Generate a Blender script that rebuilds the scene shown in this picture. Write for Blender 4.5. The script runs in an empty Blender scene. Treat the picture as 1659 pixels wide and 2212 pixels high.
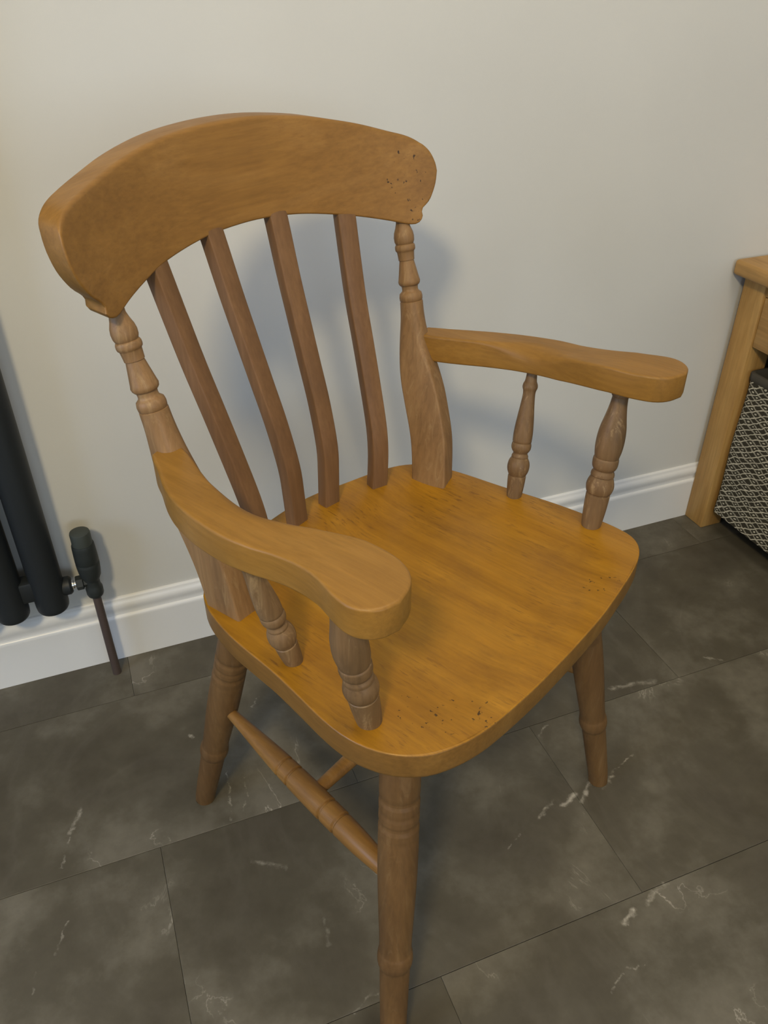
import bpy, bmesh, math, random
from mathutils import Vector, Matrix
random.seed(7)
S = 0.70                      # metres per design unit (tiles come out at 610 x 305 mm)
C = bpy.context.scene.collection
sc = bpy.context.scene

# ------------------------------------------------------------------ camera
def make_camera():
    f, yaw, tilt, roll, D, H = 1729.8, 0.36742372912333865, 0.603952276221555, -0.004547810831437956, 1.6679354924216614, 1.5
    cyw, sy, ct, st = math.cos(yaw), math.sin(yaw), math.cos(tilt), math.sin(tilt)
    fwd = Vector((sy*ct, cyw*ct, -st)); right = Vector((cyw, -sy, 0)); up = right.cross(fwd)
    r = right*math.cos(roll) + up*math.sin(roll); u = up*math.cos(roll) - right*math.sin(roll)
    cam = bpy.data.cameras.new('camera'); o = bpy.data.objects.new('camera', cam); C.objects.link(o)
    cam.sensor_fit = 'HORIZONTAL'; cam.sensor_width = 36; cam.lens = f/1659*36
    cam.clip_start = 0.02
    m = Matrix((r, u, -fwd)).transposed().to_4x4(); m.translation = Vector((0, -D, H))*S
    o.matrix_world = m
    sc.camera = o
make_camera()

# ------------------------------------------------------------------ world, lights, exposure
w = bpy.data.worlds.new('world'); sc.world = w; w.use_nodes = True
w.node_tree.nodes['Background'].inputs[0].default_value = (0.55, 0.66, 0.85, 1)
w.node_tree.nodes['Background'].inputs[1].default_value = 0.0
def area(name, loc, target, size, power, col, shape='DISK', sy=None):
    l = bpy.data.lights.new(name, 'AREA'); l.shape = shape; l.size = size
    if sy: l.size_y = sy
    l.energy = power; l.color = col
    o = bpy.data.objects.new(name, l); C.objects.link(o); o.location = Vector(loc)*S
    o.rotation_euler = (Vector(target)*S-Vector(loc)*S).to_track_quat('-Z', 'Y').to_euler()
    return o
# ceiling lamp behind and left of the camera, unseen ceiling fill to the right, daylight from a window at the left
area('ceiling_lamp_light', (-1.05, -3.0, 3.33), (0.3, -0.6, 0.6), 0.30, 36, (1.0, 0.81, 0.48))
area('ceiling_fill_light', (0.9, -1.5, 3.36), (0.9, -1.5, 0), 0.9, 11, (1.0, 0.88, 0.70))
area('room_fill_light', (0.7, -5.85, 1.75), (0.7, 0, 0.9), 1.9, 28, (0.70, 0.85, 1.0), 'RECTANGLE', 1.3)  # cool fill added behind the camera to lift the lower wall
area('window_daylight', (-2.52, -1.35, 1.75), (0.6, -0.5, 0.6), 0.95, 21, (0.50, 0.68, 1.0), 'RECTANGLE', 1.0)
sc.view_settings.view_transform = 'Standard'; sc.view_settings.look = 'None'
sc.view_settings.gamma = 1; sc.view_settings.use_curve_mapping = False
sc.view_settings.exposure = 0.0

# ------------------------------------------------------------------ material helpers
def new_mat(name):
    m = bpy.data.materials.new(name); m.use_nodes = True
    nt = m.node_tree; return m, nt, nt.nodes['Principled BSDF']
def N(nt, t, **kw):
    n = nt.nodes.new(t)
    for k, v in kw.items(): setattr(n, k, v)
    return n
def ramp(nt, stops, interp='LINEAR'):
    r = N(nt, 'ShaderNodeValToRGB'); r.color_ramp.interpolation = interp
    e = r.color_ramp.elements
    while len(e) < len(stops): e.new(0.5)
    for i, (p, c) in enumerate(stops):
        e[i].position = p; e[i].color = (*c, 1) if len(c) == 3 else c
    return r
def g(v): return (v, v, v)
def noise(nt, vec, scale, detail=4, rough=0.55, dist=0.0):
    n = N(nt, 'ShaderNodeTexNoise'); n.inputs['Scale'].default_value = scale
    n.inputs['Detail'].default_value = detail; n.inputs['Roughness'].default_value = rough
    n.inputs['Distortion'].default_value = dist
    nt.links.new(vec, n.inputs['Vector']); return n
def mapping(nt, vec, scale=(1, 1, 1), loc=(0, 0, 0), rot=(0, 0, 0)):
    m = N(nt, 'ShaderNodeMapping'); m.inputs['Scale'].default_value = scale
    m.inputs['Location'].default_value = loc; m.inputs['Rotation'].default_value = rot
    nt.links.new(vec, m.inputs['Vector']); return m.outputs[0]
def mixc(nt, fac, a, b, blend='MIX'):
    m = N(nt, 'ShaderNodeMix', data_type='RGBA', blend_type=blend)
    for s, v in ((0, fac), (6, a), (7, b)):
        if hasattr(v, 'links') or hasattr(v, 'is_linked'): nt.links.new(v, m.inputs[s])
        else: m.inputs[s].default_value = v if s == 0 else (*v, 1)
    return m.outputs[2]
def math_n(nt, op, a, b=None, c=None):
    m = N(nt, 'ShaderNodeMath', operation=op)
    for i, v in enumerate((a, b, c)):
        if v is None: continue
        if hasattr(v, 'is_linked'): nt.links.new(v, m.inputs[i])
        else: m.inputs[i].default_value = v
    return m.outputs[0]
def bump(nt, bsdf, h, strength, dist=0.002):
    b = N(nt, 'ShaderNodeBump'); b.inputs['Strength'].default_value = strength
    b.inputs['Distance'].default_value = dist
    nt.links.new(h, b.inputs['Height']); nt.links.new(b.outputs[0], bsdf.inputs['Normal'])

def wood(name, dark, mid, light, axis='x', rough=0.45, stain=0.35, streak=0.0, pits=None, stain_col=(0.12, 0.06, 0.02), spec=0.35, fleck=0.0, soft=False, k=1.0):
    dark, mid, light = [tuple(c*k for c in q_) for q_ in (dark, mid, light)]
    m, nt, b = new_mat(name)
    tc = N(nt, 'ShaderNodeTexCoord').outputs['Object']
    sc_ = {'x': (3, 30, 30), 'y': (30, 3, 30), 'z': (30, 30, 3)}[axis]
    fine = {'x': (12, 260, 260), 'y': (260, 12, 260), 'z': (260, 260, 12)}[axis]
    n1 = noise(nt, mapping(nt, tc, sc_), 1.0, 5, 0.6, 0.6)
    n2 = noise(nt, mapping(nt, tc, fine), 1.0, 3, 0.6)
    n3 = noise(nt, mapping(nt, tc, (1, 1, 1)), 7.0, 4, 0.6, 0.3)
    base = ramp(nt, [(0.28, dark), (0.5, mid), (0.74, light)]); nt.links.new(n1.outputs[0], base.inputs[0])
    fr = ramp(nt, [(0.3, g(0.86)), (0.7, g(1.08))]); nt.links.new(n2.outputs[0], fr.inputs[0])
    col = mixc(nt, 1.0, base.outputs[0], fr.outputs[0], 'MULTIPLY')
    if fleck > 0:
        fk = {'x': (45, 330, 330), 'y': (330, 45, 330), 'z': (330, 330, 45)}[axis]
        n6 = noise(nt, mapping(nt, tc, fk), 1.0, 2, 0.6); n7 = noise(nt, tc, 9, 3, 0.6)
        r6 = ramp(nt, [(0.58, g(0)), (0.66, g(1))]); nt.links.new(n6.outputs[0], r6.inputs[0])
        r7 = ramp(nt, [(0.45, g(0.1)), (0.65, g(1))]); nt.links.new(n7.outputs[0], r7.inputs[0])
        col = mixc(nt, math_n(nt, 'MULTIPLY', math_n(nt, 'MULTIPLY', r6.outputs[0], r7.outputs[0]), fleck), col, stain_col)
    if soft: base.color_ramp.elements[0].position = 0.18; base.color_ramp.elements[2].position = 0.84
    sr = ramp(nt, [(0.5, g(0)), (0.72, g(1))]); nt.links.new(n3.outputs[0], sr.inputs[0])
    col = mixc(nt, math_n(nt, 'MULTIPLY', sr.outputs[0], stain), col, stain_col)
    if soft:
        n8 = noise(nt, mapping(nt, tc, {'x': (14, 26, 26), 'y': (26, 14, 26), 'z': (26, 26, 14)}[axis]), 1.0, 6, 0.72)
        r8 = ramp(nt, [(0.50, g(0)), (0.68, g(1))]); nt.links.new(n8.outputs[0], r8.inputs[0])
        col = mixc(nt, math_n(nt, 'MULTIPLY', r8.outputs[0], stain*0.9), col, stain_col)
    if streak > 0:      # pale worn streaks of old finish on turned parts
        n4 = noise(nt, mapping(nt, tc, tuple(2.6*v for v in sc_)), 1.0, 6, 0.75, 1.4)
        r4 = ramp(nt, [(0.54, g(0)), (0.66, g(1))]); nt.links.new(n4.outputs[0], r4.inputs[0])
        col = mixc(nt, math_n(nt, 'MULTIPLY', r4.outputs[0], streak), col, (0.38, 0.26, 0.13))
        r5 = ramp(nt, [(0.30, g(1)), (0.42, g(0))]); nt.links.new(n4.outputs[0], r5.inputs[0])
        col = mixc(nt, math_n(nt, 'MULTIPLY', r5.outputs[0], streak*0.8), col, (0.07, 0.035, 0.015))
    if pits:            # small dark dents near given spots
        v = N(nt, 'ShaderNodeTexNoise'); v.inputs['Scale'].default_value = 190; v.inputs['Detail'].default_value = 2.5
        nt.links.new(tc, v.inputs['Vector'])
        pr = ramp(nt, [(0.645, g(0)), (0.68, g(1))]); nt.links.new(v.outputs[0], pr.inputs[0])
        tot = None
        for (p, rad) in pits:
            d = N(nt, 'ShaderNodeVectorMath', operation='DISTANCE'); nt.links.new(tc, d.inputs[0])
            d.inputs[1].default_value = tuple(q*S for q in p)
            k = N(nt, 'ShaderNodeMapRange'); k.inputs['From Min'].default_value = rad*S; k.inputs['From Max'].default_value = rad*S*0.3
            nt.links.new(d.outputs['Value'], k.inputs['Value'])
            tot = k.outputs[0] if tot is None else math_n(nt, 'MAXIMUM', tot, k.outputs[0])
        pm = math_n(nt, 'MULTIPLY', pr.outputs[0], math_n(nt, 'GREATER_THAN', tot, 0.25))
        col = mixc(nt, math_n(nt, 'MULTIPLY', pm, 0.9), col, (0.03, 0.015, 0.006))
    nt.links.new(col, b.inputs['Base Color'])
    rr = ramp(nt, [(0.3, g(rough-0.06)), (0.7, g(rough+0.1))]); nt.links.new(n3.outputs[0], rr.inputs[0])
    nt.links.new(rr.outputs[0], b.inputs['Roughness'])
    b.inputs['Specular IOR Level'].default_value = spec
    bump(nt, b, n2.outputs[0], 0.12, 0.0012)
    return m
PITS_CREST = [((-0.27, 0.29, 1.20), 0.045), ((-0.27, 0.285, 1.225), 0.03), ((-0.255, 0.305, 1.15), 0.03)]
PITS_SEAT = [((0.19, -0.235, 0.684), 0.04), ((0.222, -0.215, 0.684), 0.045), ((0.25, -0.19, 0.684), 0.04), ((0.25, 0.16, 0.684), 0.04)]
M = {}
M['seat'] = wood('seat_wood', (0.28, 0.122, 0.006), (0.375, 0.172, 0.009), (0.48, 0.235, 0.018), 'x', 0.36, 0.35, pits=PITS_SEAT, stain_col=(0.15, 0.065, 0.008), spec=0.4, fleck=0.8, soft=True, k=0.86)
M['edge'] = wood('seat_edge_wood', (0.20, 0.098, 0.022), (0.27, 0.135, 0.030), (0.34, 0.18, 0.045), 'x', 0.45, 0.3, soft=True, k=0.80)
M['crest'] = wood('crest_wood', (0.25, 0.120, 0.027), (0.33, 0.165, 0.038), (0.42, 0.225, 0.065), 'y', 0.42, 0.3, pits=PITS_CREST, stain_col=(0.16, 0.075, 0.02), fleck=0.3, soft=True, k=0.80)
M['arm'] = wood('arm_wood', (0.27, 0.132, 0.022), (0.35, 0.175, 0.032), (0.43, 0.23, 0.052), 'x', 0.40, 0.3, stain_col=(0.17, 0.08, 0.015), fleck=0.3, soft=True, k=0.80)
M['slat'] = wood('slat_wood', (0.16, 0.085, 0.042), (0.22, 0.115, 0.052), (0.30, 0.165, 0.078), 'z', 0.5, 0.25, soft=True, k=0.80)
M['post'] = wood('post_wood', (0.21, 0.12, 0.055), (0.29, 0.165, 0.072), (0.37, 0.225, 0.105), 'z', 0.48, 0.3, streak=0.42, k=0.84)
M['spindle'] = wood('spindle_wood', (0.14, 0.083, 0.038), (0.20, 0.118, 0.054), (0.27, 0.168, 0.082), 'z', 0.5, 0.3, streak=0.6, k=0.9)
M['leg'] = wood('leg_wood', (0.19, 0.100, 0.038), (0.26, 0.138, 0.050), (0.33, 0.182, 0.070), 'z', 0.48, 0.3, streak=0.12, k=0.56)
M['stretcher'] = wood('stretcher_wood', (0.23, 0.115, 0.03), (0.31, 0.155, 0.04), (0.40, 0.22, 0.06), 'x', 0.42, 0.3, streak=0.15, k=0.80)
M['table'] = wood('table_oak', (0.35, 0.19, 0.055), (0.43, 0.245, 0.075), (0.52, 0.32, 0.11), 'z', 0.45, 0.15)
M['table_y'] = wood('table_oak_across', (0.33, 0.18, 0.055), (0.43, 0.245, 0.08), (0.52, 0.32, 0.12), 'y', 0.45, 0.2)
M['shelf'] = wood('dark_shelf', (0.06, 0.035, 0.015), (0.08, 0.045, 0.02), (0.1, 0.06, 0.03), 'y', 0.6, 0.1)

def paint(name, col, rough, bs=0.12, sc_=700, spec=0.3):
    m, nt, b = new_mat(name); tc = N(nt, 'ShaderNodeTexCoord').outputs['Object']
    n = noise(nt, tc, sc_, 2, 0.5); n2 = noise(nt, tc, 2.5, 3, 0.5)
    r = ramp(nt, [(0.3, tuple(c*0.96 for c in col)), (0.7, tuple(min(1, c*1.03) for c in col))]); nt.links.new(n2.outputs[0], r.inputs[0])
    nt.links.new(r.outputs[0], b.inputs['Base Color']); b.inputs['Roughness'].default_value = rough
    b.inputs['Specular IOR Level'].default_value = spec
    bump(nt, b, n.outputs[0], bs, 0.0006); return m
M['wall'] = paint('wall_paint', (0.60, 0.60, 0.58), 0.75)
M['ceiling'] = paint('ceiling_paint', (0.75, 0.74, 0.71), 0.8)
M['skirt'] = paint('skirting_gloss_paint', (0.74, 0.745, 0.745), 0.28, 0.03, 90, 0.5)
M['anthracite'] = paint('anthracite_paint', (0.016, 0.019, 0.021), 0.5, 0.05, 900, 0.35)
M['valve'] = paint('valve_black_plastic', (0.022, 0.026, 0.025), 0.5, 0.05, 900, 0.3)
M['valve_cap'] = paint('valve_cap_grey', (0.045, 0.052, 0.046), 0.5, 0.03, 900, 0.3)
M['pipe'] = paint('brown_pipe', (0.075, 0.055, 0.048), 0.5, 0.05, 500, 0.3)
M['rim'] = paint('grey_fabric_edge', (0.075, 0.068, 0.055), 0.9, 0.4, 1200, 0.1)
m, nt, b = new_mat('chrome'); b.inputs['Metallic'].default_value = 1; b.inputs['Roughness'].default_value = 0.12
b.inputs['Base Color'].default_value = (0.85, 0.84, 0.82, 1); M['chrome'] = m

# floor tile: dark grey stone print with pale veins
VEINS = [((0.58, -0.867), (0.622, -0.838), .0035, .5), ((0.672, -0.828), (0.725, -0.8), .006, .6), ((0.738, -0.817), (0.776, -0.799), .007, .8), ((0.779, -0.821), (0.821, -0.793), .006, .7), ((0.842, -0.81), (0.888, -0.784), .005, .7),
         ((0.888, -0.784), (0.96, -0.76), .003, .5), ((0.707, -1.078), (0.742, -1.065), .006, .9), ((0.768, -1.061), (0.83, -1.043), .006, .6), ((0.616, -1.173), (0.66, -1.155), .003, .55), ((0.66, -1.155), (0.697, -1.159), .003, .5),
         ((-0.275, -0.576), (-0.258, -0.5), .003, .45), ((-0.258, -0.5), (-0.231, -0.445), .006, .5), ((-0.303, -0.764), (-0.269, -0.69), .0028, .45), ((0.083, -0.461), (0.065, -0.597), .0028, .5), ((0.113, -0.497), (0.111, -0.545), .0026, .4),
         ((0.111, -0.545), (0.089, -0.579), .0026, .4), ((0.084, -0.7), (0.139, -0.735), .006, .4), ((0.182, -1.041), (0.217, -1.026), .003, .4), ((0.217, -1.026), (0.265, -1.039), .003, .4),
         ((1.027, -0.571), (1.143, -0.587), .009, .45), ((0.021, -0.336), (0.027, -0.35), .006, .8), ((0.18, -0.299), (0.202, -0.28), .003, .4), ((0.785, -0.635), (0.818, -0.611), .0035, .45), ((1.315, -0.566), (1.354, -0.591), .004, .45),
         ((0.183, -0.867), (0.176, -0.915), .005, .25), ((-0.338, -0.81), (-0.333, -0.77), .003, .3)]
def tile_material():
    m, nt, b = new_mat('grey_stone_tile')
    tc = N(nt, 'ShaderNodeTexCoord').outputs['Object']
    oi = N(nt, 'ShaderNodeObjectInfo')
    off = N(nt, 'ShaderNodeVectorMath', operation='SCALE'); off.inputs[0].default_value = (37, 53, 19)
    nt.links.new(oi.outputs['Random'], off.inputs['Scale'])
    add = N(nt, 'ShaderNodeVectorMath', operation='ADD'); nt.links.new(tc, add.inputs[0]); nt.links.new(off.outputs[0], add.inputs[1])
    v = add.outputs[0]
    n1 = noise(nt, v, 5.5, 9, 0.62, 0.0)
    base = ramp(nt, [(0.36, (0.062, 0.053, 0.037)), (0.5, (0.084, 0.074, 0.053)), (0.65, (0.145, 0.131, 0.102))]); nt.links.new(n1.outputs[0], base.inputs[0])
    # thin veins: contour of a stretched noise, broken up by a mask
    n2 = noise(nt, mapping(nt, v, (2.6, 1.5, 1), rot=(0, 0, 0.7)), 1.6, 7, 0.6, 0.9)
    d = math_n(nt, 'ABSOLUTE', math_n(nt, 'SUBTRACT', n2.outputs[0], 0.5))
    thin = ramp(nt, [(0.0, g(1)), (0.0045, g(0))]); nt.links.new(d, thin.inputs[0])
    wide = ramp(nt, [(0.0, g(1)), (0.05, g(0))]); nt.links.new(d, wide.inputs[0])
    mk = noise(nt, v, 5.5, 3, 0.6); mr = ramp(nt, [(0.57, g(0)), (0.68, g(1))]); nt.links.new(mk.outputs[0], mr.inputs[0])
    f1 = math_n(nt, 'MULTIPLY', math_n(nt, 'MULTIPLY', thin.outputs[0], mr.outputs[0]), 0.8)
    f2 = math_n(nt, 'MULTIPLY', wide.outputs[0], 0.07)
    col = mixc(nt, f2, base.outputs[0], (0.22, 0.20, 0.17))
    col = mixc(nt, f1, col, (0.44, 0.41, 0.35))
    # individual printed veins, in floor coordinates
    geo = N(nt, 'ShaderNodeNewGeometry').outputs['Position']
    nz = noise(nt, geo, 38, 4, 0.65)
    of = N(nt, 'ShaderNodeVectorMath', operation='SUBTRACT'); nt.links.new(nz.outputs['Color'], of.inputs[0]); of.inputs[1].default_value = (0.5, 0.5, 0.5)
    os_ = N(nt, 'ShaderNodeVectorMath', operation='SCALE'); nt.links.new(of.outputs[0], os_.inputs[0]); os_.inputs['Scale'].default_value = 0.022
    pa0 = N(nt, 'ShaderNodeVectorMath', operation='ADD'); nt.links.new(geo, pa0.inputs[0]); nt.links.new(os_.outputs[0], pa0.inputs[1])
    tot = None
    for a_, b_, wd, st in VEINS:
        A = Vector((*a_, 0))*S; Bv = Vector((*b_, 0))*S; ba = Bv-A
        pa = N(nt, 'ShaderNodeVectorMath', operation='SUBTRACT'); nt.links.new(pa0.outputs[0], pa.inputs[0]); pa.inputs[1].default_value = A
        dt = N(nt, 'ShaderNodeVectorMath', operation='DOT_PRODUCT'); nt.links.new(pa.outputs[0], dt.inputs[0]); dt.inputs[1].default_value = ba/ba.length_squared
        h = N(nt, 'ShaderNodeClamp'); nt.links.new(dt.outputs['Value'], h.inputs[0])
        sc2 = N(nt, 'ShaderNodeVectorMath', operation='SCALE'); sc2.inputs[0].default_value = ba; nt.links.new(h.outputs[0], sc2.inputs['Scale'])
        dd = N(nt, 'ShaderNodeVectorMath', operation='DISTANCE'); nt.links.new(pa.outputs[0], dd.inputs[0]); nt.links.new(sc2.outputs[0], dd.inputs[1])
        mr2 = N(nt, 'ShaderNodeMapRange'); nt.links.new(dd.outputs['Value'], mr2.inputs['Value'])
        mr2.inputs['From Min'].default_value = wd*S; mr2.inputs['From Max'].default_value = wd*S*0.15; mr2.inputs['To Max'].default_value = st
        tot = mr2.outputs[0] if tot is None else math_n(nt, 'MAXIMUM', tot, mr2.outputs[0])
    nb = noise(nt, geo, 75, 3, 0.6); nbr = ramp(nt, [(0.38, g(0.15)), (0.58, g(1))]); nt.links.new(nb.outputs[0], nbr.inputs[0])
    col = mixc(nt, math_n(nt, 'MULTIPLY', tot, nbr.outputs[0]), col, (0.42, 0.39, 0.33))
    nt.links.new(col, b.inputs['Base Color'])
    b.inputs['Roughness'].default_value = 0.5; b.inputs['Specular IOR Level'].default_value = 0.35
    bump(nt, b, noise(nt, v, 120, 3, 0.6).outputs[0], 0.08, 0.001)
    return m
M['tile'] = tile_material()
M['joint'] = paint('tile_joint', (0.035, 0.030, 0.022), 0.8)

def fabric_material():        # dark basket fabric printed with a pale wavy lozenge lattice and dots (y, z plane)
    m, nt, b = new_mat('lozenge_fabric')
    tc = N(nt, 'ShaderNodeTexCoord').outputs['Object']
    nz = noise(nt, tc, 26, 3, 0.6)
    off = N(nt, 'ShaderNodeVectorMath', operation='SUBTRACT'); nt.links.new(nz.outputs['Color'], off.inputs[0]); off.inputs[1].default_value = (0.5, 0.5, 0.5)
    scl = N(nt, 'ShaderNodeVectorMath', operation='SCALE'); nt.links.new(off.outputs[0], scl.inputs[0]); scl.inputs['Scale'].default_value = 0.014
    add = N(nt, 'ShaderNodeVectorMath', operation='ADD'); nt.links.new(tc, add.inputs[0]); nt.links.new(scl.outputs[0], add.inputs[1])
    sp = N(nt, 'ShaderNodeSeparateXYZ'); nt.links.new(add.outputs[0], sp.inputs[0])
    yy = math_n(nt, 'MULTIPLY', math_n(nt, 'ADD', sp.outputs[0], sp.outputs[1]), -1.0); zz = sp.outputs[2]
    p = math_n(nt, 'DIVIDE', math_n(nt, 'SUBTRACT', zz, math_n(nt, 'MULTIPLY', yy, 0.60)), 0.0190*S)
    q = math_n(nt, 'DIVIDE', math_n(nt, 'ADD', zz, math_n(nt, 'MULTIPLY', yy, 0.43)), 0.0205*S)
    def line(x, wdt):
        fr = math_n(nt, 'FRACT', x)
        d = math_n(nt, 'ABSOLUTE', math_n(nt, 'SUBTRACT', fr, 0.5))
        r = N(nt, 'ShaderNodeMapRange'); nt.links.new(d, r.inputs['Value'])
        r.inputs['From Min'].default_value = 0.5-wdt*1.5; r.inputs['From Max'].default_value = 0.5-wdt*0.5
        return r.outputs[0]
    l1 = line(p, 0.085); l2 = math_n(nt, 'MULTIPLY', line(q, 0.10), 0.55)
    # dots in every other lozenge
    fp = math_n(nt, 'SUBTRACT', math_n(nt, 'FRACT', p), 0.5); fq = math_n(nt, 'SUBTRACT', math_n(nt, 'FRACT', q), 0.5)
    dd = math_n(nt, 'ADD', math_n(nt, 'MULTIPLY', fp, fp), math_n(nt, 'MULTIPLY', fq, fq))
    dot = N(nt, 'ShaderNodeMapRange'); nt.links.new(dd, dot.inputs['Value']); dot.inputs['From Min'].default_value = 0.035; dot.inputs['From Max'].default_value = 0.012
    par = math_n(nt, 'FRACT', math_n(nt, 'MULTIPLY', math_n(nt, 'FLOOR', q), 0.5))
    par = math_n(nt, 'LESS_THAN', par, 0.25)
    dt = math_n(nt, 'MULTIPLY', math_n(nt, 'MULTIPLY', dot.outputs[0], par), 0.9)
    f = math_n(nt, 'MAXIMUM', math_n(nt, 'MAXIMUM', l1, l2), dt)
    n2 = noise(nt, tc, 60, 2, 0.5); f = math_n(nt, 'MULTIPLY', f, math_n(nt, 'ADD', math_n(nt, 'MULTIPLY', n2.outputs[0], 0.7), 0.55))
    col = mixc(nt, f, (0.048, 0.043, 0.031), (0.66, 0.62, 0.50))
    nt.links.new(col, b.inputs['Base Color']); b.inputs['Roughness'].default_value = 0.9
    b.inputs['Specular IOR Level'].default_value = 0.1
    bump(nt, b, noise(nt, tc, 900, 2, 0.5).outputs[0], 0.3, 0.0008)
    return m
M['fabric'] = fabric_material()

# ------------------------------------------------------------------ object helpers
def obj(name, bm, mat, parent=None, smooth=35, loc=None):
    bmesh.ops.recalc_face_normals(bm, faces=bm.faces[:])
    for v in bm.verts: v.co *= S
    me = bpy.data.meshes.new(name); bm.to_mesh(me); bm.free()
    me.materials.append(mat)
    if smooth:
        me.polygons.foreach_set('use_smooth', [True]*len(me.polygons))
        me.set_sharp_from_angle(angle=math.radians(smooth))
    o = bpy.data.objects.new(name, me); C.objects.link(o)
    if parent: o.parent = parent
    if loc: o.location = Vector(loc)*S
    return o
def thing(name, label, cat, loc=(0, 0, 0), rz=0, group=None):
    o = bpy.data.objects.new(name, None); C.objects.link(o); o.empty_display_size = 0.1
    o.location = Vector(loc)*S; o.rotation_euler = (0, 0, rz)
    o['label'] = label; o['category'] = cat
    if group: o['group'] = group
    return o
def struct(o): o['kind'] = 'structure'; return o
def box(bm, lo, hi, bev=0.0, seg=2):
    lo, hi = Vector(lo), Vector(hi)
    r = bmesh.ops.create_cube(bm, size=1.0); vs = r['verts']
    for v in vs: v.co = Vector(((lo[i]+hi[i])/2 + v.co[i]*(hi[i]-lo[i]) for i in range(3)))
    if bev:
        es = list({e for v in vs for e in v.link_edges})
        bmesh.ops.bevel(bm, geom=es, offset=bev, segments=seg, affect='EDGES', profile=0.5)
def bx(name, lo, hi, mat, parent=None, bev=0.002, seg=2):
    bm = bmesh.new(); box(bm, lo, hi, bev, seg); return obj(name, bm, mat, parent)
def bridge(bm, rings, cap0=True, cap1=True):
    n = len(rings[0])
    for a, b_ in zip(rings, rings[1:]):
        for i in range(n): bm.faces.new((a[i], a[(i+1) % n], b_[(i+1) % n], b_[i]))
    if cap0: bm.faces.new(list(reversed(rings[0])))
    if cap1: bm.faces.new(rings[-1])
def smoothstep(a, b, x):
    t = max(0, min(1, (x-a)/(b-a))); return t*t*(3-2*t)
def interp(tab, x):
    if x <= tab[0][0]: return tab[0][1]
    for (x0, y0), (x1, y1) in zip(tab, tab[1:]):
        if x <= x1: return y0 + (y1-y0)*(x-x0)/(x1-x0)
    return tab[-1][1]
def catmull(pts, n):
    """smooth open curve through pts (tuples), n samples per span"""
    P = [Vector(p) for p in pts]; P = [2*P[0]-P[1]] + P + [2*P[-1]-P[-2]]; out = []
    for i in range(1, len(P)-2):
        a, b_, c, d = P[i-1:i+3]
        for k in range(n):
            t = k/n
            out.append(0.5*((2*b_)+(c-a)*t+(2*a-5*b_+4*c-d)*t*t+(3*b_-a-3*c+d)*t**3))
    out.append(P[-2]); return out
def turned(bm, p0, p1, prof, seg=28, scale=1.0):
    """lathe between p0 and p1; prof = [(t, r)], t in 0..1"""
    p0, p1 = Vector(p0), Vector(p1); ax = (p1-p0); L = ax.length; q = ax.to_track_quat('Z', 'Y')
    rings = []
    for t, r in prof:
        rings.append([bm.verts.new(p0 + q @ Vector((r*scale*math.cos(a), r*scale*math.sin(a), t*L))) for a in (2*math.pi*k/seg for k in range(seg))])
    bridge(bm, rings)
def fine(prof, n=4):
    """monotone smoothing of a lathe profile (keeps sharp steps closer than 0.006)"""
    out = [prof[0]]
    for i in range(len(prof)-1):
        (t0, r0), (t1, r1) = prof[i], prof[i+1]
        if t1-t0 < 0.008: out.append((t1, r1)); continue
        pr = prof[i-1] if i > 0 and t0-prof[i-1][0] >= 0.008 else None
        nx = prof[i+2] if i+2 < len(prof) and prof[i+2][0]-t1 >= 0.008 else None
        m0 = (r1-pr[1])/(t1-pr[0]) if pr else (r1-r0)/(t1-t0)
        m1 = (nx[1]-r0)/(nx[0]-t0) if nx else (r1-r0)/(t1-t0)
        h = t1-t0
        for k in range(1, n+1):
            s = k/n
            out.append((t0+h*s, (2*s**3-3*s*s+1)*r0+(s**3-2*s*s+s)*h*m0+(-2*s**3+3*s*s)*r1+(s**3-s*s)*h*m1))
    return out
def rrect(hx, hy, c, n=6):
    """rounded rectangle outline, 4*(n+1) points"""
    c = min(c, hx, hy); pts = []
    for (sx, sy, a0) in ((1, 1, 0), (-1, 1, 90), (-1, -1, 180), (1, -1, 270)):
        for k in range(n+1):
            a = math.radians(a0+90*k/n)
            pts.append((sx*(hx-c)+c*math.cos(a), sy*(hy-c)+c*math.sin(a)))
    return pts
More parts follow.
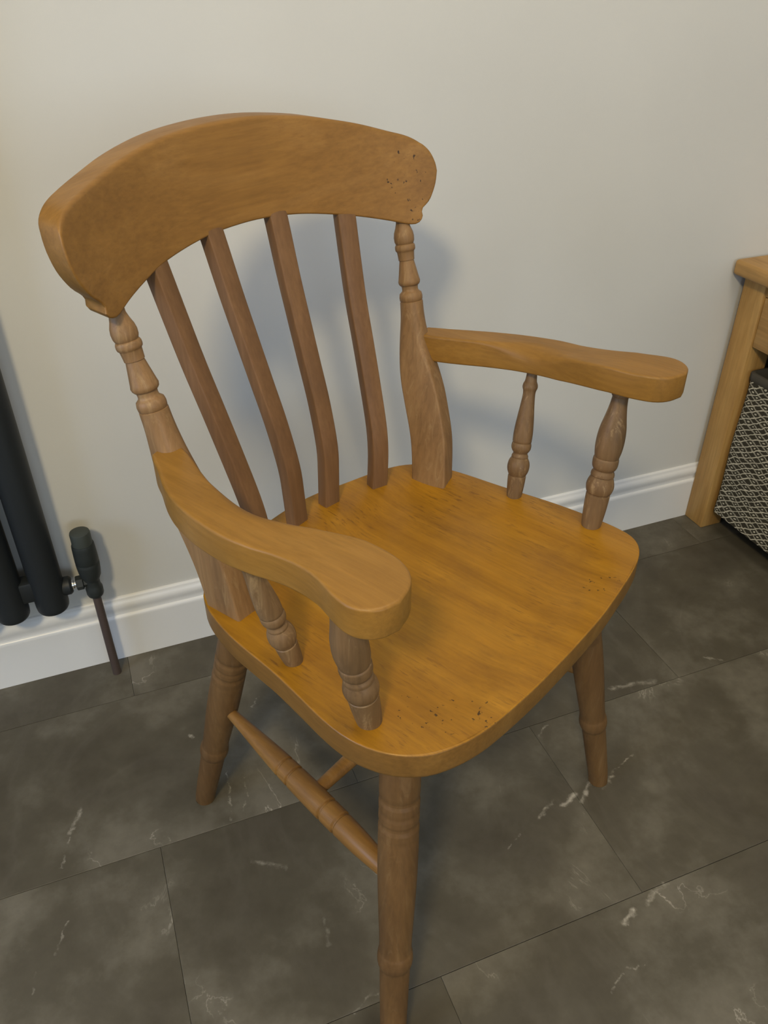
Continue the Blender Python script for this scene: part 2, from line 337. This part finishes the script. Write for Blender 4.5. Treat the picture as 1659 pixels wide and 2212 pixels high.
def slab(top_chain, bot_chain, place, thick, rim=0.006, M_=10, inset=None, bottom_rim=None, k_=5):
    """solid from a 2D outline given as two chains with common ends.
    place(a, b, d) -> 3D point, d = depth 0 (face) .. thick (back)."""
    n = len(top_chain)-1
    loop = list(top_chain) + list(reversed(bot_chain[1:-1])); Lp = len(loop)
    nr = []
    area_ = sum(loop[i][0]*loop[(i+1) % Lp][1]-loop[(i+1) % Lp][0]*loop[i][1] for i in range(Lp))
    sg = 1 if area_ > 0 else -1
    for i in range(Lp):
        t = Vector(loop[(i+1) % Lp]) - Vector(loop[i-1]); t.normalize()
        nr.append(Vector((-t.y, t.x))*sg)     # inward
    for _ in range(2):
        nr = [(nr[i-1]+nr[i]*2+nr[(i+1) % Lp]).normalized() for i in range(Lp)]
    rt = [(inset(*loop[i]) if inset else rim) for i in range(Lp)]
    rb = [(bottom_rim if bottom_rim else rim)]*Lp
    bm = bmesh.new(); rings = []
    def ring(fi, fd, r, base):
        out = []
        for i in range(Lp):
            p = Vector(loop[i]) + nr[i]*r[i]*fi
            d = base + r[i]*fd if base == 0 else base - r[i]*fd
            out.append(bm.verts.new(place(p.x, p.y, d)))
        return out
    for k in range(k_+1):
        a = math.pi/2*k/k_; rings.append(ring(1-math.sin(a), 1-math.cos(a), rt, 0))
    for k in range(k_+1):
        a = math.pi/2*(1-k/k_); rings.append(ring(1-math.sin(a), 1-math.cos(a), rb, thick))
    bridge(bm, rings, False, False)
    def face(ringv, r, d):
        top = ringv[:n+1]; bot = [ringv[0]] + list(reversed(ringv[n+1:])) + [ringv[n]]
        P2 = [Vector(loop[i]) + nr[i]*r[i] for i in range(Lp)]
        t2 = P2[:n+1]; b2 = [P2[0]] + list(reversed(P2[n+1:])) + [P2[n]]
        cols = []
        for i in range(1, n):
            cols.append([top[i]] + [bm.verts.new(place(*(t2[i].lerp(b2[i], j/M_)), d)) for j in range(1, M_)] + [bot[i]])
        for c0, c1 in zip(cols, cols[1:]):
            for j in range(M_): bm.faces.new((c0[j], c0[j+1], c1[j+1], c1[j]))
        bm.faces.new([top[0]] + cols[0]); bm.faces.new([top[n]] + list(reversed(cols[-1])))
    face(rings[0], rt, 0); face(rings[-1], rb, thick)
    return bm
def resample(pts, n):
    P = [Vector(p) for p in pts]; L = [0]
    for a, b_ in zip(P, P[1:]): L.append(L[-1]+(b_-a).length)
    out = []
    j = 0
    for k in range(n+1):
        s = L[-1]*k/n
        while j < len(P)-2 and L[j+1] < s: j += 1
        d = L[j+1]-L[j]; t = (s-L[j])/d if d else 0
        out.append(tuple(P[j].lerp(P[j+1], min(1, max(0, t)))))
    return out

# ------------------------------------------------------------------ room shell
RX0, RX1, RY, RH = -2.6, 2.75, -6.0, 3.45
def wall(name, lo, hi, mat): return struct(bx(name, lo, hi, mat, bev=0))
wall('wall_back', (RX0-.1, 0, -0.05), (RX1+.1, 0.12, RH), M['wall'])
wall('wall_right', (RX1, RY, -0.05), (RX1+.12, 0, RH), M['wall'])
wall('wall_front', (RX0-.1, RY-.12, -0.05), (RX1+.1, RY, RH), M['wall'])
wall('ceiling', (RX0-.1, RY-.12, RH), (RX1+.1, 0.12, RH+.1), M['ceiling'])
# left wall with a window opening (outside the frame, where the daylight comes from)
bm = bmesh.new()
wy0, wy1, wz0, wz1 = -2.15, -0.55, 1.2, 2.3
for lo, hi in (((RX0-.12, RY, -.05), (RX0, wy0, RH)), ((RX0-.12, wy1, -.05), (RX0, 0, RH)), ((RX0-.12, wy0, -.05), (RX0, wy1, wz0)), ((RX0-.12, wy0, wz1), (RX0, wy1, RH))):
    box(bm, lo, hi)
struct(obj('wall_left', bm, M['wall'], smooth=None))
bm = bmesh.new()
for lo, hi in (((RX0-.1, wy0, wz0), (RX0-.03, wy0+.06, wz1)), ((RX0-.1, wy1-.06, wz0), (RX0-.03, wy1, wz1)), ((RX0-.1, wy0+.06, wz0), (RX0-.03, wy1-.06, wz0+.06)), ((RX0-.1, wy0+.06, wz1-.06), (RX0-.03, wy1-.06, wz1))):
    box(bm, lo, hi, 0.004)
struct(obj('window_1', bm, M['skirt'], smooth=None))
bm = bmesh.new()                                       # frame of an unseen window, added behind the camera to go with the room fill
for lo, hi in (((-0.33, RY, 1.02), (-0.25, RY+.03, 2.48)), ((1.65, RY, 1.02), (1.73, RY+.03, 2.48)), ((-0.25, RY, 1.02), (1.65, RY+.03, 1.10)), ((-0.25, RY, 2.40), (1.65, RY+.03, 2.48)), ((0.67, RY, 1.10), (0.73, RY+.03, 2.40))):
    box(bm, lo, hi, 0.004)
struct(obj('added_window_frame', bm, M['skirt'], smooth=None))

# floor: sub-floor plus individual tiles with sunk joints
fl = struct(bx('floor', (RX0-.1, RY-.12, -0.08), (RX1+.1, 0.12, -0.004), M['joint'], bev=0))
TL, TW, GAP = 0.8625, 0.441, 0.0005
def tile_mesh(name, w_, h_):
    bm = bmesh.new(); e = GAP
    a = [(-w_/2+e, -h_/2+e), (w_/2-e, -h_/2+e), (w_/2-e, h_/2-e), (-w_/2+e, h_/2-e)]
    r0 = [bm.verts.new((x, y, -0.0035)) for x, y in a]
    r1 = [bm.verts.new((x, y, -0.0006)) for x, y in a]
    r2 = [bm.verts.new((x*(1-0.0016), y*(1-0.003), 0)) for x, y in a]
    bridge(bm, [r0, r1, r2])
    bmesh.ops.recalc_face_normals(bm, faces=bm.faces[:])
    for v in bm.verts: v.co *= S
    me = bpy.data.meshes.new(name); bm.to_mesh(me); bm.free(); me.materials.append(M['tile']); return me
row = 0; ytop = -0.160
rows = [(0.0, ytop)]
while rows[-1][1] > RY+0.5: rows.append((rows[-1][1], rows[-1][1]-TW))
meshes = {}
for i, (ya, yb) in enumerate(rows):
    shift = -0.085 if i % 2 == 0 else 0.346
    x = shift - 4*TL
    while x < RX1:
        xa, xb = max(x, RX0), min(x+TL, RX1); x += TL
        if xb-xa < 0.05: continue
        key = (round(xb-xa, 3), round(ya-yb, 3))
        if key not in meshes: meshes[key] = tile_mesh('tile', *key)
        o = bpy.data.objects.new('tile', meshes[key]); C.objects.link(o)
        o.parent = fl; o.location = Vector(((xa+xb)/2, (ya+yb)/2, 0))*S

# skirting boards with moulded profile
SK = [(0, 0), (0.022, 0), (0.022, 0.128), (0.0225, 0.134), (0.019, 0.138), (0.014, 0.140), (0.013, 0.146), (0.0165, 0.156), (0.0195, 0.164), (0.0185, 0.172),
      (0.0145, 0.178), (0.0105, 0.1815), (0.0105, 0.186), (0.008, 0.1895), (0.004, 0.191), (0, 0.191)]
def skirting(name, p0, p1, nrm):
    bm = bmesh.new(); p0, p1, nrm = Vector(p0), Vector(p1), Vector(nrm)
    rings = [[bm.verts.new(p + nrm*d*0.70 + Vector((0, 0, z))) for d, z in SK] for p in (p0, p1)]
    bridge(bm, rings); return struct(obj(name, bm, M['skirt'], smooth=50))
skirting('baseboard_back', (RX0, 0, 0), (RX1, 0, 0), (0, -1, 0))
skirting('baseboard_right', (RX1, 0, 0), (RX1, RY, 0), (-1, 0, 0))
skirting('baseboard_left', (RX0, 0, 0), (RX0, RY, 0), (1, 0, 0))

# ------------------------------------------------------------------ the armchair
chair = thing('armchair', 'golden brown wooden slat-back farmhouse armchair with turned legs, standing on the grey tiled floor', 'chair',
              (0.41875842, -0.72996288, 0), -1.08779805)
ZS = 0.6845
# seat: (u, half width) outline
sideB = [(-0.285, 0), (-0.279, 0.05), (-0.266, 0.10), (-0.249, 0.17), (-0.232, 0.215), (-0.212, 0.243), (-0.180, 0.265), (-0.14, 0.277), (-0.10, 0.284), (-0.05, 0.290), (0, 0.297),
        (0.06, 0.306), (0.11, 0.311), (0.16, 0.313), (0.195, 0.312), (0.225, 0.306), (0.247, 0.289), (0.263, 0.257), (0.273, 0.21), (0.279, 0.165), (0.287, 0.09), (0.290, 0)]
sideA = [(-0.285, 0), (-0.282, 0.05), (-0.276, 0.10), (-0.262, 0.17), (-0.245, 0.225), (-0.218, 0.265), (-0.190, 0.2845), (-0.15, 0.298), (-0.10, 0.3075), (-0.05, 0.3115), (0, 0.315),
        (0.06, 0.323), (0.11, 0.3300), (0.145, 0.3315), (0.18, 0.3265), (0.215, 0.3125), (0.245, 0.288), (0.264, 0.257), (0.278, 0.215), (0.285, 0.165), (0.2895, 0.09), (0.290, 0)]
def both(ch):                                     # B side positive v, A side slightly fuller as measured
    s = catmull(ch, 6); return resample([(p[0], p[1]) for p in s], 80)
B_ = both(sideB); A_ = [(u, -v) for u, v in both(sideA)]
def seat_place(u, v, d):
    dish = 0.013*(1-smoothstep(0.175, 0.262, abs(v)))*smoothstep(-0.215, -0.13, u)*(1-0.75*smoothstep(0.19, 0.285, u))
    return (u, v, ZS-d-(dish if d == 0 else 0))
seat = obj('seat', slab(A_, B_, seat_place, 0.050, rim=0.0032, M_=34, bottom_rim=0.012), M['seat'], chair, 45)
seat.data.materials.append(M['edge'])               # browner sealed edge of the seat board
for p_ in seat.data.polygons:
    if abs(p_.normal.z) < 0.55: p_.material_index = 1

# crest rail
def cu(v, z): return -0.341 + 0.97*v*v - 0.2*(z-1.14)
CA = [(-0.3585, 1.235), (-0.3555, 1.252), (-0.345, 1.262), (-0.329, 1.269), (-0.304, 1.2745), (-0.258, 1.283), (-0.206, 1.293), (-0.135, 1.303), (-0.072, 1.308), (0.0, 1.3105),
      (0.068, 1.309), (0.141, 1.3015), (0.186, 1.293), (0.230, 1.283), (0.272, 1.270), (0.300, 1.261), (0.318, 1.250), (0.330, 1.237), (0.3365, 1.220), (0.338, 1.206)]
CB = [(-0.3585, 1.235), (-0.358, 1.219), (-0.352, 1.196), (-0.337, 1.172), (-0.322, 1.158), (-0.3165, 1.150), (-0.3185, 1.1425), (-0.312, 1.1345), (-0.298, 1.131), (-0.283, 1.134), (-0.263, 1.1395),
      (-0.218, 1.1495), (-0.174, 1.158), (-0.09, 1.167), (-0.03, 1.170), (0.037, 1.170), (0.111, 1.164), (0.195, 1.149), (0.252, 1.135), (0.278, 1.127), (0.295, 1.1245), (0.304, 1.129), (0.3085, 1.137),
      (0.308, 1.147), (0.314, 1.153), (0.323, 1.163), (0.333, 1.185), (0.338, 1.206)]
def seg_chain(pts, marks, counts):
    """resample with landmarks so facing points of both chains pair up sensibly"""
    out = []
    for (i0, i1), n in zip(zip(marks, marks[1:]), counts):
        s = catmull(pts, 5)[i0*5:i1*5+1]
        r = resample([(p[0], p[1]) for p in s], n); out += r if not out else r[1:]
    return out
cnt = [22, 60, 22]
top = seg_chain(CA, [0, 5, 14, 19], cnt); bot = seg_chain(CB, [0, 10, 18, 27], cnt)
def crest_place(v, z, d): return (cu(v, z)-d, v*(1+0.12*d/0.052*0), z)
obj('crest_rail', slab(top, bot, crest_place, 0.050, rim=0.006, M_=14, inset=lambda v, z: 0.0055 if z > 1.25 else 0.0035), M['crest'], chair, 45)

# slats
SU = [(0.66, -0.2385), (0.684, -0.2405), (0.743, -0.241), (0.798, -0.244), (0.875, -0.262), (0.946, -0.285), (1.014, -0.307), (1.08, -0.328), (1.15, -0.348), (1.19, -0.360)]
SUo = [(0.66, -0.213), (0.684, -0.2145), (0.743, -0.216), (0.798, -0.224), (0.875, -0.245), (0.946, -0.266), (1.014, -0.287), (1.08, -0.304), (1.15, -0.321), (1.19, -0.331)]
def slat(tab, v0, v1, name='slat'):
    bm = bmesh.new(); rings = []
    c = catmull([(z, u) for z, u in tab], 4)
    for p in c:
        z, u = p[0], p[1]; v = v0 + (v1-v0)*(z-0.684)/(1.147-0.684)
        ang = math.atan(2*0.97*v)                   # faces follow the curve of the back
        ca, sa = math.cos(ang), math.sin(ang)
        rings.append([bm.verts.new((u + x*ca + y*sa, v - x*sa*0 + y*ca - x*sa, z)) for x, y in rrect(0.0115, 0.0165, 0.0025, 2)])
    bridge(bm, rings); return obj(name, bm, M['slat'], chair, 50)
slat(SUo, -0.140, -0.187); slat(SU, -0.040, -0.063); slat(SU, 0.040, 0.063); slat(SUo, 0.143, 0.187)

# back posts: squared and bowed below, turned above
PU = [(0.640, -0.150), (0.684, -0.1525), (0.757, -0.1645), (0.821, -0.187), (0.894, -0.2165), (0.940, -0.2325), (0.995, -0.2465), (1.03, -0.2545), (1.086, -0.268), (1.14, -0.280)]
PT = [(0.9955, 0.0205), (0.9965, 0.0190), (0.998, 0.0203), (1.004, 0.0208), (1.010, 0.0196), (1.0125, 0.0165), (1.0145, 0.0145), (1.018, 0.0142), (1.0225, 0.0148), (1.0232, 0.0165),
      (1.026, 0.0188), (1.030, 0.0196), (1.034, 0.0186), (1.050, 0.0155), (1.0645, 0.0128), (1.0652, 0.0140), (1.070, 0.0143), (1.078, 0.0150), (1.0795, 0.0155), (1.081, 0.0172), (1.084, 0.0178), (1.088, 0.0176), (1.0905, 0.0165),
      (1.0912, 0.0152), (1.0925, 0.0160), (1.096, 0.0174), (1.103, 0.0178), (1.110, 0.0166), (1.118, 0.0134), (1.126, 0.0113), (1.150, 0.0110)]
def post(sgn, vb, vt):
    bm = bmesh.new(); rings = []
    def ctr(z):
        v = vb + (vt-vb)*(z-0.684)/(0.995-0.684) if z < 0.995 else vt + 0.006*(z-0.995)/0.09
        return interp(pu, z), sgn*v
    pu = [(p[0], p[1]) for p in catmull(PU, 6)]
    nseg = 6
    zs = [0.655+(0.99-0.655)*k/40 for k in range(41)]
    tw = math.radians(13) if sgn > 0 else math.radians(5)
    for z in zs:
        t = smoothstep(0.84, 0.99, z); u, v = ctr(z)
        hx = 0.0345*(1-t)+0.0207*t; hy = (0.0190 if sgn > 0 else 0.0200)*(1-t)+0.0207*t; c = 0.004+(0.0167)*t**1.4; k_ = smoothstep(0.93, 0.99, z); qq = Vector((0, 0, 1)).rotation_difference(Vector((-0.24*k_, sgn*0.06*k_, 1)).normalized())
        hx *= 1+0.06*math.sin(math.pi*smoothstep(0.68, 0.95, z))
        ca, sa = math.cos(tw), math.sin(tw)
        rings.append([bm.verts.new(Vector((u, v, z)) + qq @ Vector((x*ca-y*sa, x*sa+y*ca, 0))) for x, y in rrect(hx, hy, c, nseg)])
    lean = Vector((-0.24, sgn*0.06, 1)).normalized()
    q = Vector((0, 0, 1)).rotation_difference(lean)
    for z, r in PT:
        u, v = ctr(z)
        rings.append([bm.verts.new(Vector((u, v, z)) + q @ Vector((x*math.cos(tw)-y*math.sin(tw), x*math.sin(tw)+y*math.cos(tw), 0))) for x, y in rrect(r, r, r, nseg)])
    bridge(bm, rings); return obj('back_post', bm, M['post'], chair, 40)
post(-1, 0.262, 0.2765); post(1, 0.2315, 0.2765)

# arms
AO = [(-0.235, 0.300), (-0.215, 0.311), (-0.19, 0.322), (-0.15, 0.342), (-0.11, 0.3565), (-0.06, 0.3670), (0.0, 0.3705), (0.04, 0.3665), (0.08, 0.3600), (0.12, 0.3590), (0.155, 0.3645), (0.185, 0.3735), (0.208, 0.3770), (0.226, 0.371), (0.239, 0.357), (0.2445, 0.336)]
AI = [(-0.235, 0.262), (-0.205, 0.266), (-0.17, 0.277), (-0.14, 0.2885), (-0.10, 0.3005), (-0.05, 0.307), (0.0, 0.3055), (0.05, 0.2985), (0.10, 0.2885), (0.14, 0.2815), (0.18, 0.2810), (0.208, 0.2865), (0.226, 0.2965), (0.238, 0.313), (0.2445, 0.336)]
AZ = [(-0.25, 0.9435), (-0.15, 0.9465), (-0.05, 0.9515), (0.05, 0.956), (0.10, 0.962), (0.15, 0.9685), (0.20, 0.970), (0.26, 0.969)]
def arm(sgn):
    ao = resample([(p[0], p[1]) for p in catmull(AO, 6)], 70); ai = resample([(p[0], p[1]) for p in catmull(AI, 6)], 70)
    ao[0] = (-0.235, 0.281); ai[0] = (-0.235, 0.281)
    ao = [(u, sgn*v) for u, v in ao]; ai = [(u, sgn*v) for u, v in ai]
    def place(u, v, d):
        z = interp(AZ, u) + (0.013*smoothstep(-0.15, 0.15, u) if sgn > 0 else 0)
        k = 1-0.13*smoothstep(-0.15, 0.1, u); return (u, v, z-d*k)
    def ins(u, v):
        v = abs(v); mid = 0.334 if u > -0.1 else 0.29+(u+0.235)*0.33
        if v < mid: return 0.004 + (0.028 if sgn > 0 else 0.016)*math.exp(-((u+0.01)/0.06)**2)
        return 0.0045
    return obj('armrest', slab(ao, ai, place, 0.049, rim=0.005, M_=12, inset=ins), M['arm'], chair, 45)
arm(-1); arm(1)

# arm spindles
FS = [(0, .0158), (.09, .0178), (.16, .0190), (.235, .0196), (.243, .0196), (.247, .0182), (.253, .0182), (.262, .0205), (.30, .0226), (.335, .0215), (.365, .0186), (.372, .0176), (.378, .0192), (.395, .0188), (.41, .0170), (.418, .0166),
      (.428, .0186), (.445, .0203), (.475, .0208), (.495, .0204), (.502, .0190), (.508, .0198), (.56, .0218), (.63, .0222), (.70, .0206), (.77, .0170), (.84, .0138), (.88, .0128), (.900, .0126), (.910, .0142), (.932, .0151), (.955, .0142), (.97, .0128), (1, .0122)]
RS = [(0, .0118), (.08, .0138), (.17, .0150), (.185, .0150), (.190, .0138), (.197, .0148), (.23, .0176), (.265, .0184), (.30, .0172), (.325, .0146), (.332, .0136), (.345, .0138), (.36, .0122), (.37, .0118), (.385, .0140), (.405, .0160), (.43, .0163), (.445, .0156),
      (.452, .0146), (.458, .0156), (.52, .0158), (.62, .0142), (.72, .0118), (.81, .0100), (.845, .0104), (.87, .0122), (.895, .0116), (.92, .0094), (1, .0080)]
def spindle(p0, p1, prof):
    bm = bmesh.new(); turned(bm, p0, p1, fine(prof), scale=1.04 if prof is FS else 1.09); return obj('arm_spindle', bm, M['spindle'], chair, 40)
for sg in (-1, 1):
    spindle((0.156, sg*0.289, 0.679), (0.150, sg*0.334, 0.928 if sg < 0 else 0.941), FS)
    spindle((0.003, sg*0.2785, 0.679), (-0.018, sg*0.333, 0.911), RS)

# legs
LP = [(0, .0215), (.06, .0232), (.18, .0250), (.276, .0262), (.284, .0264), (.290, .0292), (.304, .0306), (.324, .0294), (.334, .0276), (.37, .0278), (.45, .0300), (.55, .0322), (.62, .0326), (.667, .0325), (.673, .0318), (.679, .0325),
      (.697, .0325), (.703, .0302), (.711, .0302), (.716, .0322), (.731, .0322), (.736, .0312), (.741, .0312), (.746, .0322), (.764, .0322), (.769, .0300), (.777, .0300), (.782, .0320), (.83, .0320), (.91, .0306), (1, .029)]
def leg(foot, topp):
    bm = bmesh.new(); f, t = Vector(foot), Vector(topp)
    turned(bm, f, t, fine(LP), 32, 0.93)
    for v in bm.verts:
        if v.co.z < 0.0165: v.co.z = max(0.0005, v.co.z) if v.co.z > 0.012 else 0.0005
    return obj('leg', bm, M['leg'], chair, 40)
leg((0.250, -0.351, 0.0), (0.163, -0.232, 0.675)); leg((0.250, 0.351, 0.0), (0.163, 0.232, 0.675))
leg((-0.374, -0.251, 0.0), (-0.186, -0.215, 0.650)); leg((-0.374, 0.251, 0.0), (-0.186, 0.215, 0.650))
# stretchers
SP = [(0, .0085), (.12, .0112), (.28, .0158), (.385, .0182), (.392, .0182), (.397, .0158), (.403, .0158), (.409, .0184), (.452, .0188), (.457, .0160), (.463, .0160), (.469, .0190), (.55, .0196), (.645, .0196), (.650, .0166), (.657, .0166), (.662, .0194),
      (.722, .0192), (.727, .0164), (.733, .0164), (.739, .0188), (.83, .0176), (.92, .0148), (1, .0118)]
for sg in (-1, 1):
    bm = bmesh.new(); turned(bm, (-0.262, sg*0.232, 0.349), (0.192, sg*0.284, 0.356), fine(SP), scale=1.08); obj('side_stretcher', bm, M['stretcher'], chair, 40)
CP = [(0, .0115), (.15, .0135), (.35, .0165), (.42, .0170), (.425, .0158), (.435, .0158), (.44, .0172), (.56, .0172), (.565, .0158), (.575, .0158), (.58, .0170), (.65, .0165), (.85, .0135), (1, .0115)]
bm = bmesh.new(); turned(bm, (-0.005, -0.250, 0.353), (-0.005, 0.250, 0.353), fine(CP)); obj('cross_stretcher', bm, M['stretcher'], chair, 40)

# ------------------------------------------------------------------ radiator
RYc = -0.062
rad = thing('radiator', 'tall dark anthracite radiator of vertical round tubes on the wall at the left edge', 'radiator', (-0.213, 0, 0))
for k in range(7):
    bm = bmesh.new(); x = -k*0.0865; r = 0.0365
    prof = [(0, r*0.90), (0.002, r*0.97), (0.006, r), (0.994, r), (0.998, r*0.97), (1, r*0.9)]
    turned(bm, (x, RYc, 0.252), (x, RYc, 2.65), prof, 32); obj('tube', bm, M['anthracite'], rad, 40)
for z0 in (0.292, 2.52):
    bm = bmesh.new(); box(bm, (-0.56, RYc-0.020, z0), (0.03, RYc+0.020, z0+0.055), 0.006); obj('header', bm, M['anthracite'], rad)
bm = bmesh.new(); turned(bm, (0.028, RYc, 0.305), (0.052, RYc, 0.305), [(0, .020), (.2, .022), (.8, .022), (1, .018)], 20); obj('end_boss', bm, M['anthracite'], rad)
for z in (0.6, 2.3):
    bx('wall_bracket', (-0.30, -0.03, z), (-0.25, -0.0005, z+0.05), M['anthracite'], rad)

# thermostatic valve + its pipe
vx = 0.0985-0.213-0.0015
val = thing('radiator_valve', 'black thermostatic valve with brown pipe beside the dark radiator', 'valve', (vx, RYc, 0))
def lathe(name, prof, mat, parent, seg=32, axis='z', base=(0, 0, 0)):
    bm = bmesh.new(); p0 = Vector(base); z0, z1 = prof[0][0], prof[-1][0]
    dv = {'z': Vector((0, 0, 1)), 'x': Vector((1, 0, 0))}[axis]
    turned(bm, p0+dv*z0, p0+dv*z1, [((z-z0)/(z1-z0), r) for z, r in prof], seg); return obj(name, bm, mat, parent, 35)
lathe('head_cap', [(.408, .0226), (.4405, .0226), (.4440, .0215), (.4455, .019)], M['valve_cap'], val)
lathe('thermostat_head', [(.308, .0175), (.316, .0205), (.321, .0230), (.335, .0250), (.350, .0262), (.358, .0264), (.3595, .0256), (.362, .0256), (.3635, .0264), (.380, .0262), (.400, .0256), (.409, .0250), (.412, .0238)], M['valve'], val)
lathe('valve_body', [(.258, .0125), (.262, .0175), (.268, .0195), (.284, .0196), (.289, .0175), (.296, .0165), (.312, .0170)], M['valve'], val)
lathe('union_nut', [(-.036, .0155), (-.034, .0172), (-.021, .0172), (-.019, .0130), (-.006, .0125)], M['valve'], val, 6, 'x', (0, 0, 0.305))
lathe('chrome_tail', [(-.0475, .0095), (-.046, .0118), (-.041, .0118), (-.040, .0095), (-.034, .0095)], M['chrome'], val, 24, 'x', (0, 0, 0.305))
bm = bmesh.new(); turned(bm, (0, 0, 0.0), (0, 0, 0.264), [(0, .0105), (1, .0098)], 20); obj('pipe', bm, M['pipe'], val)

# ------------------------------------------------------------------ oak console table at the right, front facing the chair
TX = 1.690; TY1 = -0.006
tab = thing('console_table', 'light oak console table with drawers standing against the wall at the right edge', 'table', (TX, TY1, 0))
TLn, TD = 1.55, 0.62      # length along -y, depth along +x
# all in table-local coords (x from front face, y from wall end)
bm = bmesh.new(); box(bm, (-0.040, -TLn-0.04, 0.797), (TD+0.02, 0.001, 0.838), 0.009, 3); obj('table_top', bm, M['table_y'], tab)
for x0 in (0, TD-0.078):
    for y0 in (-0.010-0.078, -TLn):
        bx('leg', (x0, y0, 0.0005), (x0+0.078, y0+0.078, 0.797), M['table'], tab, 0.003)
bx('rail', (0.006, -TLn+0.078, 0.757), (0.03, -0.0885, 0.797), M['table_y'], tab, 0.0015)
bx('apron', (0.02, -0.07, 0.60), (TD-0.02, -0.045, 0.797), M['table_y'], tab, 0.0015)
bx('apron', (TD-0.03, -TLn+0.078, 0.60), (TD-0.01, -0.0885, 0.797), M['table_y'], tab, 0.0015)
bx('apron', (0.02, -TLn+0.03, 0.60), (TD-0.02, -TLn+0.05, 0.797), M['table_y'], tab, 0.0015)
for k, (ya, yb) in enumerate(((-0.0915, -0.770), (-0.776, -TLn+0.081))):
    d = bx('drawer', (0.004, yb, 0.616), (0.028, ya, 0.7555), M['table_y'], tab, 0.003)
    bm = bmesh.new(); turned(bm, (-0.022, (ya+yb)/2, 0.69), (0.004, (ya+yb)/2, 0.69), fine([(0, .010), (.08, .015), (.35, .017), (.6, .010), (1, .008)]), 20); obj('knob', bm, M['table'], d)
bx('lower_shelf', (0.085, -TLn+0.02, 0.045), (TD-0.02, -0.03, 0.0735), M['shelf'], tab, 0.002)

# storage baskets on the lower shelf
def basket(y1, y0, label):
    t = thing('storage_basket', label, 'basket', (TX, TY1, 0))
    x0, x1, z0, z1 = 0.014, 0.55, 0.074, 0.530
    bm = bmesh.new(); th = 0.008
    def loop(z, e, c):
        cx_, cy_ = (x0+x1)/2, (y0+y1)/2
        return [bm.verts.new((cx_+x, cy_+y, z)) for x, y in rrect((x1-x0)/2-e, (y1-y0)/2-e, c, 5)]
    rings = [loop(z0, 0.004, 0.02)] + [loop(z0+(z1-z0)*k/8, 0.0+0.0015*math.sin(k*1.1), 0.02) for k in range(9)] + [loop(z1, th, 0.014), loop(z0+th, th, 0.014)]
    bridge(bm, rings); obj('fabric_body', bm, M['fabric'], t, 50)
    bm = bmesh.new()
    a = loop(z1-0.006, -0.0025, 0.022); b_ = loop(z1+0.012, -0.0025, 0.022); c_ = loop(z1+0.015, 0.001, 0.02); d_ = loop(z1+0.015, th, 0.014); e_ = loop(z1-0.02, th+0.0025, 0.012)
    bridge(bm, [a, b_, c_, d_, e_], False, False); 
    for i in range(len(a)): bm.faces.new((e_[i], e_[(i+1) % len(a)], a[(i+1) % len(a)], a[i]))
    obj('rim_binding', bm, M['rim'], t, 50)
    return t
basket(-0.096, -0.66, 'dark grey fabric storage basket with a pale lozenge line pattern under the oak table')
